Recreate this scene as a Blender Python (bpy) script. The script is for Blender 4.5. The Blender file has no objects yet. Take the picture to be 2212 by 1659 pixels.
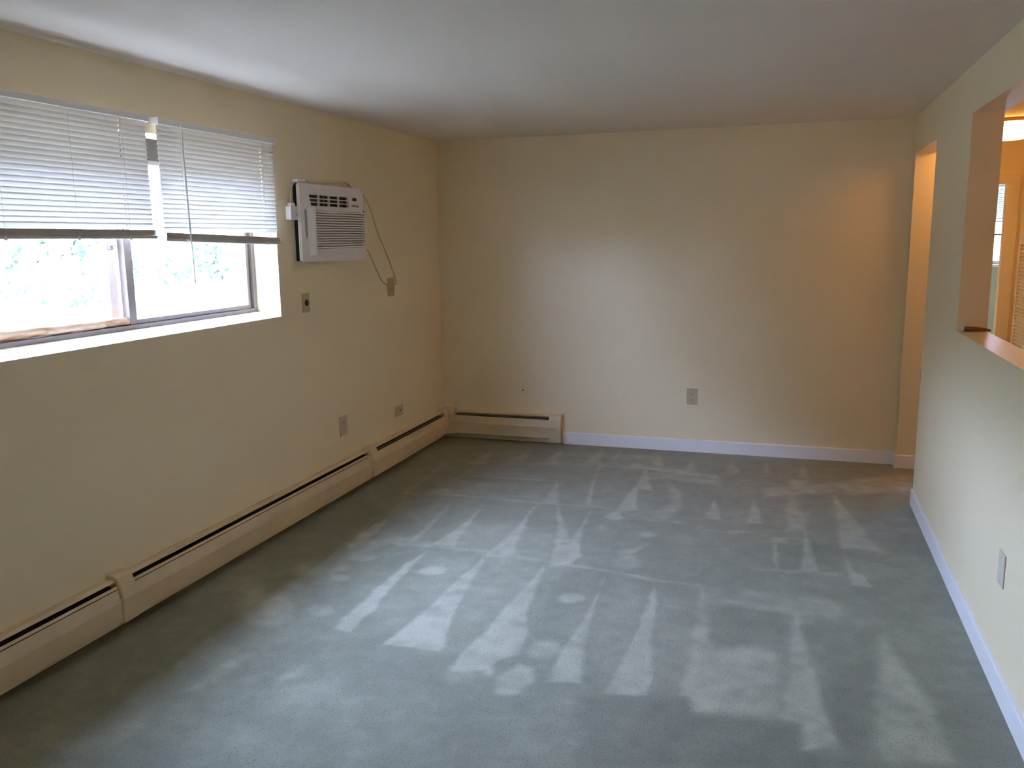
import bpy, bmesh, math, random
import numpy as np
from mathutils import Matrix, Vector

SC = bpy.context.scene
COL = SC.collection

# ------------------------------------------------------------------ camera
ROOM_W, ROOM_H = 3.483, 2.40
F_PX = 1835.65
YAW, PITCH, ROLL = -0.313830, -0.170792, -0.013474
CAM = Vector((2.70625, -6.46592, 1.64130))
cd = bpy.data.cameras.new('camera')
cam = bpy.data.objects.new('camera', cd)
COL.objects.link(cam)
cd.sensor_fit = 'HORIZONTAL'
cd.sensor_width = 36.0
cd.lens = F_PX * 36.0 / 2212.0
cd.clip_start = 0.02
cd.clip_end = 200
fw = Vector((math.sin(YAW) * math.cos(PITCH), math.cos(YAW) * math.cos(PITCH), math.sin(PITCH)))
rt = Vector((math.cos(YAW), -math.sin(YAW), 0))
up = rt.cross(fw)
r2 = rt * math.cos(ROLL) + up * math.sin(ROLL)
u2 = -rt * math.sin(ROLL) + up * math.cos(ROLL)
cam.matrix_world = Matrix(((r2.x, u2.x, -fw.x, CAM.x), (r2.y, u2.y, -fw.y, CAM.y), (r2.z, u2.z, -fw.z, CAM.z), (0, 0, 0, 1)))
SC.camera = cam

# ------------------------------------------------------------------ light and exposure
SC.view_settings.view_transform = 'Standard'
SC.view_settings.look = 'None'
SC.view_settings.gamma = 1.0
SC.view_settings.use_curve_mapping = False
SC.view_settings.exposure = 1.0
SC.cycles.max_bounces = 14
SC.cycles.diffuse_bounces = 10
SC.cycles.transparent_max_bounces = 16
SC.cycles.caustics_reflective = False
SC.cycles.caustics_refractive = False
SC.cycles.sample_clamp_indirect = 12.0

SKY_STRENGTH = 29.5
LAMP_STRENGTH = 11.0
wd = bpy.data.worlds.new('overcast_sky')
SC.world = wd
wd.use_nodes = True
wn, wl = wd.node_tree.nodes, wd.node_tree.links
bg = wn['Background']
tc = wn.new('ShaderNodeTexCoord')
sp = wn.new('ShaderNodeSeparateXYZ')
rp = wn.new('ShaderNodeValToRGB')
wl.new(tc.outputs['Generated'], sp.inputs[0])
wl.new(sp.outputs['Z'], rp.inputs[0])
rp.color_ramp.elements[0].position = 0.0
rp.color_ramp.elements[0].color = (0.70, 0.845, 1.34, 1)
rp.color_ramp.elements[1].position = 0.8
rp.color_ramp.elements[1].color = (0.72, 0.905, 1.51, 1)
wl.new(rp.outputs[0], bg.inputs['Color'])
bg.inputs['Strength'].default_value = SKY_STRENGTH


# ------------------------------------------------------------------ materials
def new_mat(name):
    m = bpy.data.materials.new(name)
    m.use_nodes = True
    n = m.node_tree.nodes
    return m, n, m.node_tree.links, n['Principled BSDF']


def coord(n, l, scale=1.0):
    t = n.new('ShaderNodeTexCoord')
    mp = n.new('ShaderNodeMapping')
    mp.inputs['Scale'].default_value = (scale,) * 3 if not isinstance(scale, tuple) else scale
    l.new(t.outputs['Object'], mp.inputs[0])
    return mp.outputs[0]


def mat(name, col, rough=0.5, vary=0.04, vscale=6.0, bump=0.0, bscale=300.0, metal=0.0, spec=0.4):
    m, n, l, b = new_mat(name)
    b.inputs['Roughness'].default_value = rough
    b.inputs['Metallic'].default_value = metal
    b.inputs['Specular IOR Level'].default_value = spec
    co = coord(n, l)
    nz = n.new('ShaderNodeTexNoise')
    nz.inputs['Scale'].default_value = vscale
    nz.inputs['Detail'].default_value = 4
    l.new(co, nz.inputs['Vector'])
    r = n.new('ShaderNodeValToRGB')
    r.color_ramp.elements[0].position = 0.3
    r.color_ramp.elements[1].position = 0.7
    r.color_ramp.elements[0].color = tuple(c * (1 - vary) for c in col) + (1,)
    r.color_ramp.elements[1].color = tuple(min(1, c * (1 + vary)) for c in col) + (1,)
    l.new(nz.outputs['Fac'], r.inputs[0])
    l.new(r.outputs[0], b.inputs['Base Color'])
    if bump > 0:
        nb = n.new('ShaderNodeTexNoise')
        nb.inputs['Scale'].default_value = bscale
        nb.inputs['Detail'].default_value = 3
        l.new(co, nb.inputs['Vector'])
        bp = n.new('ShaderNodeBump')
        bp.inputs['Strength'].default_value = bump
        bp.inputs['Distance'].default_value = 0.002
        l.new(nb.outputs['Fac'], bp.inputs['Height'])
        l.new(bp.outputs[0], b.inputs['Normal'])
    return m


M = {}
M['wall'] = mat('cream_wall_paint', (0.855, 0.745, 0.515), 0.45, 0.015, 1.5, 0.12, 220, spec=0.3)
M['ceiling'] = mat('ceiling_paint', (0.77, 0.715, 0.63), 0.9, 0.015, 2, 0.15, 160, spec=0.1)
M['white_trim'] = mat('white_trim_paint', (0.86, 0.86, 0.86), 0.3, 0.01, 8, spec=0.4)
M['sill'] = mat('sill_paint', (0.86, 0.83, 0.74), 0.4, 0.02, 5, spec=0.4)
M['heater'] = mat('heater_enamel', (0.72, 0.585, 0.385), 0.4, 0.05, 9, spec=0.4)
M['heater_dark'] = mat('shade_dark_fins', (0.035, 0.032, 0.03), 0.5, 0.2, 60, metal=0.3)
M['alu'] = mat('brown_aluminium', (0.205, 0.162, 0.138), 0.5, 0.06, 30, metal=0.0)
M['head_brown'] = mat('dark_brown_bar', (0.05, 0.038, 0.028), 0.6, 0.1, 20)
M['alu_light'] = mat('pale_aluminium', (0.78, 0.68, 0.63), 0.5, 0.06, 30)
M['steel'] = mat('dull_steel', (0.42, 0.42, 0.43), 0.35, 0.05, 50, metal=0.8)
M['plastic'] = mat('white_plastic', (0.86, 0.835, 0.82), 0.35, 0.015, 12)
M['plastic_grey'] = mat('grey_plastic', (0.38, 0.36, 0.36), 0.45, 0.05, 40)
M['black'] = mat('black_plastic', (0.015, 0.015, 0.016), 0.5, 0.1, 40)
M['foam'] = mat('dark_foam', (0.02, 0.022, 0.022), 0.9, 0.2, 90, 0.3, 400)
M['ivory'] = mat('ivory_plate', (0.52, 0.43, 0.25), 0.4, 0.03, 30)
M['almond'] = mat('almond_plate', (0.56, 0.48, 0.315), 0.4, 0.03, 30)
M['greige'] = mat('greige_plate', (0.64, 0.585, 0.47), 0.4, 0.03, 30)
M['slot'] = mat('dark_slot', (0.06, 0.05, 0.035), 0.7, 0.1, 30)
M['rail'] = mat('blind_rail', (0.58, 0.54, 0.50), 0.4, 0.03, 20)
M['slat_dim'] = mat('closed_blind_slats', (0.50, 0.52, 0.45), 0.5, 0.03, 20)
M['cord'] = mat('white_cord', (0.72, 0.68, 0.58), 0.5, 0.03, 30)
M['cord_tan'] = mat('tan_cord', (0.64, 0.55, 0.40), 0.5, 0.05, 30)
M['redwood'] = mat('red_brown_wood', (0.25, 0.085, 0.035), 0.5, 0.25, 60)
M['pale_blue'] = mat('pale_tip', (0.55, 0.65, 0.68), 0.4, 0.05, 30)
M['brass'] = mat('lamp_band', (0.42, 0.21, 0.12), 0.4, 0.08, 30, metal=0.3)
M['louver'] = mat('louver_paint', (0.80, 0.72, 0.55), 0.45, 0.02, 12)
M['ground'] = mat('pale_gravel', (0.20, 0.185, 0.145), 0.9, 0.2, 3, 0.4, 40)
M['bounce_floor'] = mat('pale_bounce_floor', (0.62, 0.55, 0.42), 0.4, 0.06, 4)
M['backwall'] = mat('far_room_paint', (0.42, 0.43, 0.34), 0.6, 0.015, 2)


def vinyl(name, col, trans):
    m, n, l, b = new_mat(name)
    out = n['Material Output']
    co = coord(n, l)
    nz = n.new('ShaderNodeTexNoise')
    nz.inputs['Scale'].default_value = 14
    l.new(co, nz.inputs['Vector'])
    r = n.new('ShaderNodeValToRGB')
    r.color_ramp.elements[0].color = tuple(c * 0.97 for c in col) + (1,)
    r.color_ramp.elements[1].color = tuple(col) + (1,)
    l.new(nz.outputs['Fac'], r.inputs[0])
    l.new(r.outputs[0], b.inputs['Base Color'])
    b.inputs['Roughness'].default_value = 0.4
    t = n.new('ShaderNodeBsdfTranslucent')
    l.new(r.outputs[0], t.inputs['Color'])
    mx = n.new('ShaderNodeMixShader')
    mx.inputs[0].default_value = trans
    l.new(b.outputs[0], mx.inputs[1])
    l.new(t.outputs[0], mx.inputs[2])
    l.new(mx.outputs[0], out.inputs['Surface'])
    return m


M['slat'] = vinyl('blind_vinyl', (0.80, 0.76, 0.705), 0.075)
M['leaf'] = vinyl('leaf_green', (0.28, 0.36, 0.25), 0.5)


def glass():
    m, n, l, b = new_mat('window_glass')
    n.remove(b)
    tr = n.new('ShaderNodeBsdfTransparent')
    tr.inputs['Color'].default_value = (0.95, 0.97, 0.96, 1)
    gl = n.new('ShaderNodeBsdfGlossy')
    gl.inputs['Roughness'].default_value = 0.02
    lw = n.new('ShaderNodeLayerWeight')
    pw = n.new('ShaderNodeMath')
    pw.operation = 'POWER'
    pw.inputs[1].default_value = 5.0
    fr = n.new('ShaderNodeMath')
    fr.operation = 'MULTIPLY_ADD'
    fr.inputs[1].default_value = 0.9
    fr.inputs[2].default_value = 0.03
    l.new(lw.outputs['Facing'], pw.inputs[0])
    l.new(pw.outputs[0], fr.inputs[0])
    mx = n.new('ShaderNodeMixShader')
    l.new(fr.outputs[0], mx.inputs[0])
    l.new(tr.outputs[0], mx.inputs[1])
    l.new(gl.outputs[0], mx.inputs[2])
    l.new(mx.outputs[0], n['Material Output'].inputs['Surface'])
    return m


M['glass'] = glass()


def lamp_glass():
    m, n, l, b = new_mat('lit_lamp_glass')
    b.inputs['Base Color'].default_value = (0.9, 0.8, 0.6, 1)
    b.inputs['Emission Color'].default_value = (1.0, 0.44, 0.085, 1)
    b.inputs['Emission Strength'].default_value = LAMP_STRENGTH
    return m


M['lamp_glass'] = lamp_glass()


def pole_wood():
    m, n, l, b = new_mat('stained_pine_pole')
    b.inputs['Roughness'].default_value = 0.6
    co = coord(n, l, (14, 3.5, 14))
    nz = n.new('ShaderNodeTexNoise')
    nz.inputs['Scale'].default_value = 1.6
    nz.inputs['Detail'].default_value = 5
    nz.inputs['Distortion'].default_value = 1.2
    l.new(co, nz.inputs['Vector'])
    r = n.new('ShaderNodeValToRGB')
    e = r.color_ramp.elements
    e[0].position, e[0].color = 0.30, (0.08, 0.03, 0.018, 1)
    e[1].position, e[1].color = 0.62, (0.52, 0.37, 0.24, 1)
    x = r.color_ramp.elements.new(0.38)
    x.color = (0.34, 0.17, 0.07, 1)
    x = r.color_ramp.elements.new(0.46)
    x.color = (0.46, 0.30, 0.18, 1)
    l.new(nz.outputs['Fac'], r.inputs[0])
    l.new(r.outputs[0], b.inputs['Base Color'])
    return m


M['pole'] = pole_wood()


def carpet():
    m, n, l, b = new_mat('blue_grey_carpet')
    b.inputs['Roughness'].default_value = 0.95
    b.inputs['Specular IOR Level'].default_value = 0.1
    b.inputs['Sheen Weight'].default_value = 0.15
    b.inputs['Sheen Roughness'].default_value = 0.5
    co = coord(n, l)
    at = n.new('ShaderNodeAttribute')
    at.attribute_name = 'nap'
    big = n.new('ShaderNodeTexNoise')
    big.inputs['Scale'].default_value = 7
    big.inputs['Detail'].default_value = 6
    big.inputs['Roughness'].default_value = 0.65
    l.new(co, big.inputs['Vector'])
    # nap + a little mottling -> light or dark pile
    ma = n.new('ShaderNodeMath')
    ma.operation = 'MULTIPLY_ADD'
    ma.inputs[1].default_value = 0.55
    l.new(big.outputs['Fac'], ma.inputs[0])
    l.new(at.outputs['Fac'], ma.inputs[2])
    r = n.new('ShaderNodeValToRGB')
    e = r.color_ramp.elements
    e[0].position, e[0].color = 0.0, (0.150, 0.153, 0.117, 1)
    e[1].position, e[1].color = 1.0, (0.41, 0.402, 0.315, 1)
    x = r.color_ramp.elements.new(0.45)
    x.color = (0.238, 0.241, 0.183, 1)
    # the attribute is stored so that 0.45 is neutral pile once the noise is added
    l.new(ma.outputs[0], r.inputs[0])
    fine = n.new('ShaderNodeTexNoise')
    fine.inputs['Scale'].default_value = 125
    fine.inputs['Detail'].default_value = 3
    l.new(co, fine.inputs['Vector'])
    r2_ = n.new('ShaderNodeValToRGB')
    r2_.color_ramp.elements[0].position = 0.30
    r2_.color_ramp.elements[0].color = (0.50, 0.50, 0.50, 1)
    r2_.color_ramp.elements[1].position = 0.43
    r2_.color_ramp.elements[1].color = (1, 1, 1, 1)
    l.new(fine.outputs['Fac'], r2_.inputs[0])
    mx = n.new('ShaderNodeMix')
    mx.data_type = 'RGBA'
    mx.blend_type = 'MULTIPLY'
    mx.inputs[0].default_value = 0.8
    l.new(r.outputs[0], mx.inputs[6])
    l.new(r2_.outputs[0], mx.inputs[7])
    l.new(mx.outputs[2], b.inputs['Base Color'])
    bp = n.new('ShaderNodeBump')
    bp.inputs['Strength'].default_value = 0.5
    bp.inputs['Distance'].default_value = 0.006
    l.new(fine.outputs['Fac'], bp.inputs['Height'])
    l.new(bp.outputs[0], b.inputs['Normal'])
    return m


M['carpet'] = carpet()


# ------------------------------------------------------------------ building helpers
def box(bm, x0, x1, y0, y1, z0, z1, bevel=0.0, seg=2):
    vs = [bm.verts.new((x, y, z)) for x in (x0, x1) for y in (y0, y1) for z in (z0, z1)]
    fs = [(0, 1, 3, 2), (4, 6, 7, 5), (0, 4, 5, 1), (2, 3, 7, 6), (0, 2, 6, 4), (1, 5, 7, 3)]
    faces = [bm.faces.new([vs[i] for i in f]) for f in fs]
    if bevel > 0:
        es = list({e for f in faces for e in f.edges})
        bmesh.ops.bevel(bm, geom=es, offset=bevel, segments=seg, affect='EDGES', profile=0.5)
    return vs


def prism(bm, prof, a0, a1, axis='x', skew=None):
    """Extrude a closed outline. axis x: outline (d, z), d = depth out from the wall (towards -y); axis y: outline (x, z); axis z: outline (x, y)."""
    def P(p, a):
        if axis == 'x':
            return (a, -p[0], p[1])
        if axis == 'y':
            return (p[0], a, p[1])
        return (p[0], p[1], a)
    A = [bm.verts.new(P(p, a0)) for p in prof]
    B = [bm.verts.new(P(p, a1)) for p in prof]
    k = len(prof)
    for i in range(k):
        j = (i + 1) % k
        bm.faces.new((A[i], A[j], B[j], B[i]))
    bm.faces.new(A[::-1])
    bm.faces.new(B)


def disc(bm, c, r, h, axis='y', n=24, r2=None, sx=1.0):
    """A short cylinder or cone frustum starting at c and running h along axis."""
    r2 = r if r2 is None else r2
    A, B = [], []
    for i in range(n):
        t = 2 * math.pi * i / n
        a, b = math.cos(t) * sx, math.sin(t)
        if axis == 'y':
            A.append(bm.verts.new((c[0] + a * r, c[1], c[2] + b * r)))
            B.append(bm.verts.new((c[0] + a * r2, c[1] + h, c[2] + b * r2)))
        elif axis == 'z':
            A.append(bm.verts.new((c[0] + a * r, c[1] + b * r, c[2])))
            B.append(bm.verts.new((c[0] + a * r2, c[1] + b * r2, c[2] + h)))
        else:
            A.append(bm.verts.new((c[0], c[1] + a * r, c[2] + b * r)))
            B.append(bm.verts.new((c[0] + h, c[1] + a * r2, c[2] + b * r2)))
    for i in range(n):
        j = (i + 1) % n
        bm.faces.new((A[i], A[j], B[j], B[i]))
    bm.faces.new(A[::-1])
    bm.faces.new(B)


def smooth_path(pts, n=8):
    pts = [Vector(p) for p in pts]
    q = [pts[0]] + pts + [pts[-1]]
    out = []
    for i in range(1, len(q) - 2):
        for k in range(n):
            t = k / n
            a, b, c, d = q[i - 1], q[i], q[i + 1], q[i + 2]
            out.append(0.5 * ((2 * b) + (c - a) * t + (2 * a - 5 * b + 4 * c - d) * t * t + (3 * b - a - 3 * c + d) * t ** 3))
    out.append(pts[-1])
    return out


def tube(bm, pts, r, n=8, r_end=None):
    pts = [Vector(p) for p in pts]
    rings = []
    for i, p in enumerate(pts):
        d = (pts[min(i + 1, len(pts) - 1)] - pts[max(i - 1, 0)]).normalized()
        ref = Vector((0, 0, 1)) if abs(d.z) < 0.9 else Vector((1, 0, 0))
        a = d.cross(ref).normalized()
        b = d.cross(a)
        rr = r if r_end is None else r + (r_end - r) * i / (len(pts) - 1)
        rings.append([bm.verts.new(p + (a * math.cos(2 * math.pi * k / n) + b * math.sin(2 * math.pi * k / n)) * rr) for k in range(n)])
    for A, B in zip(rings, rings[1:]):
        for k in range(n):
            j = (k + 1) % n
            bm.faces.new((A[k], A[j], B[j], B[k]))
    bm.faces.new(rings[0][::-1])
    bm.faces.new(rings[-1])


def obj(name, bm, material, parent=None, smooth=False):
    """Link a bmesh as ONE mesh object; its coordinates are in the parent's own frame."""
    bmesh.ops.recalc_face_normals(bm, faces=bm.faces)
    me = bpy.data.meshes.new(name)
    bm.to_mesh(me)
    bm.free()
    me.materials.append(material)
    if smooth:
        for p in me.polygons:
            p.use_smooth = True
    o = bpy.data.objects.new(name, me)
    COL.objects.link(o)
    if parent is not None:
        o.parent = parent
    return o


def tag(o, label, cat, group=None, kind=None):
    if label:
        o['label'] = label
    if cat:
        o['category'] = cat
    if group:
        o['group'] = group
    if kind:
        o['kind'] = kind
    return o


def thing(name, label, cat, loc=(0, 0, 0), rotz=0.0, group=None, kind=None):
    o = bpy.data.objects.new(name, None)
    o.empty_display_size = 0.05
    COL.objects.link(o)
    o.location = loc
    o.rotation_euler = (0, 0, rotz)
    return tag(o, label, cat, group, kind)


def structure(name, bm, material, label, cat):
    return tag(obj(name, bm, material), label, cat, kind='structure')


LEFT, FAR, RIGHT = math.pi / 2, 0.0, -math.pi / 2   # a wall thing is built facing -y, then turned


def B():
    return bmesh.new()


def wall_slab(bm, us, vs, hole, place):
    """A wall of rectangular cells with the openings left out: faces, backs and reveals. place(u, v, side) -> point, side 0 or 1."""
    cache = {}

    def V(i, j, s):
        k = (i, j, s)
        if k not in cache:
            cache[k] = bm.verts.new(place(us[i], vs[j], s))
        return cache[k]
    nu, nv = len(us) - 1, len(vs) - 1
    solid = lambda i, j: 0 <= i < nu and 0 <= j < nv and not hole((us[i] + us[i + 1]) / 2, (vs[j] + vs[j + 1]) / 2)
    for i in range(nu):
        for j in range(nv):
            if not solid(i, j):
                continue
            for s in (0, 1):
                bm.faces.new((V(i, j, s), V(i + 1, j, s), V(i + 1, j + 1, s), V(i, j + 1, s)))
            for (di, dj, a, b) in ((-1, 0, (i, j), (i, j + 1)), (1, 0, (i + 1, j), (i + 1, j + 1)), (0, -1, (i, j), (i + 1, j)), (0, 1, (i, j + 1), (i + 1, j + 1))):
                if not solid(i + di, j + dj):
                    bm.faces.new((V(*a, 0), V(*b, 0), V(*b, 1), V(*a, 1)))

# ------------------------------------------------------------------ the setting
X1 = ROOM_W
WT = 0.130                     # thickness of the inner walls
XK = X1 + WT                   # kitchen side of the right wall
YB, YE = -8.20, 3.80           # back wall of the room, far wall of the room beyond the hall
WIN_Y0, WIN_Y1, WIN_Z0, WIN_Z1 = -4.25, -2.318, 1.220, 2.116
PASS_Y0, PASS_Y1, PASS_Z0, PASS_Z1 = -3.75, -1.962, 1.172, 2.176
DOOR_Y0, DOOR_Y1, DOOR_Z = -0.957, -0.092, 2.161
HALL_X, HALL_Z = 4.39, 2.318

bm = B()
wall_slab(bm, [YB - 0.15, WIN_Y0, WIN_Y1, 0.15], [-0.05, WIN_Z0, WIN_Z1, ROOM_H],
          lambda y, z: WIN_Y0 < y < WIN_Y1 and WIN_Z0 < z < WIN_Z1, lambda y, z, s: (-0.32 * s, y, z))
structure('wall_left', bm, M['wall'], 'cream painted wall with the wide window and the air conditioner', 'wall')

bm = B()
box(bm, 0, X1, 0, 0.15, -0.05, ROOM_H)
structure('wall_far', bm, M['wall'], 'cream painted far end wall of the empty room', 'wall')

bm = B()
wall_slab(bm, [YB - 0.15, PASS_Y0, PASS_Y1, DOOR_Y0, DOOR_Y1, 0.0], [-0.05, PASS_Z0, DOOR_Z, PASS_Z1, ROOM_H],
          lambda y, z: (PASS_Y0 < y < PASS_Y1 and PASS_Z0 < z < PASS_Z1) or (DOOR_Y0 < y < DOOR_Y1 and z < DOOR_Z),
          lambda y, z, s: (X1 + WT * s, y, z))
structure('wall_right', bm, M['wall'], 'cream painted right wall with the kitchen opening and the doorway', 'wall')

bm = B()
box(bm, 0.0, X1, YB - 0.15, YB, -0.05, ROOM_H)
box(bm, XK, 5.75, YB - 0.15, YB, -0.05, ROOM_H)
structure('wall_back', bm, M['wall'], 'cream painted wall behind the viewer', 'wall')

bm = B()
box(bm, -0.32, 5.75, YB - 0.15, YE + 0.15, ROOM_H, ROOM_H + 0.15)
structure('ceiling', bm, M['ceiling'], 'flat white painted ceiling of the empty room', 'ceiling')

# rooms beyond the right wall
bm = B()
box(bm, XK, 5.60, -4.60, YE, HALL_Z, ROOM_H)
structure('ceiling_kitchen', bm, M['ceiling'], 'lower ceiling of the lamp lit kitchen and hall', 'ceiling')
bm = B()
box(bm, 5.60, 5.75, YB, YE, -0.05, ROOM_H)
box(bm, 4.95, 5.60, -4.60, -0.90, -0.05, HALL_Z)  # unseen wall brought inwards to bounce more lamp light
structure('wall_kitchen_right', bm, M['wall'], 'cream wall on the far side of the kitchen', 'wall')
bm = B()
box(bm, XK, 5.60, -4.72, -4.60, -0.05, ROOM_H)
structure('wall_kitchen_back', bm, M['wall'], 'cream wall at the near end of the kitchen', 'wall')
bm = B()
box(bm, HALL_X, 5.60, -0.90, -0.78, -0.05, HALL_Z)
structure('wall_kitchen_far', bm, M['wall'], 'cream wall at the far end of the kitchen', 'wall')
bm = B()
box(bm, HALL_X, HALL_X + 0.12, -0.78, 1.0, -0.05, HALL_Z)
structure('wall_hall_right', bm, M['wall'], 'orange lit hall wall with the louvered door', 'wall')
bm = B()
box(bm, X1, XK, 0.0, YE, -0.05, ROOM_H)
structure('wall_hall_left', bm, M['wall'], 'hall wall continuing the line of the right wall', 'wall')
bm = B()
wall_slab(bm, [XK, 3.66, 4.262, 5.60], [-0.05, 1.99, HALL_Z], lambda x, z: 3.66 < x < 4.262 and z < 1.99,
          lambda x, z, s: (x, 1.0 + 0.05 * s, z))
structure('wall_hall_end', bm, M['wall'], 'orange lit wall at the end of the hall with a cased doorway', 'wall')
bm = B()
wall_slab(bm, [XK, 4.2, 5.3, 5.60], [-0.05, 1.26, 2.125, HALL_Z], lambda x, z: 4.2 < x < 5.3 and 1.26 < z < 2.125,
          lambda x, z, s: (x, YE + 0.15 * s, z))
structure('wall_bedroom', bm, M['backwall'], 'dim greenish wall under the small window beyond the hall', 'wall')

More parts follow.
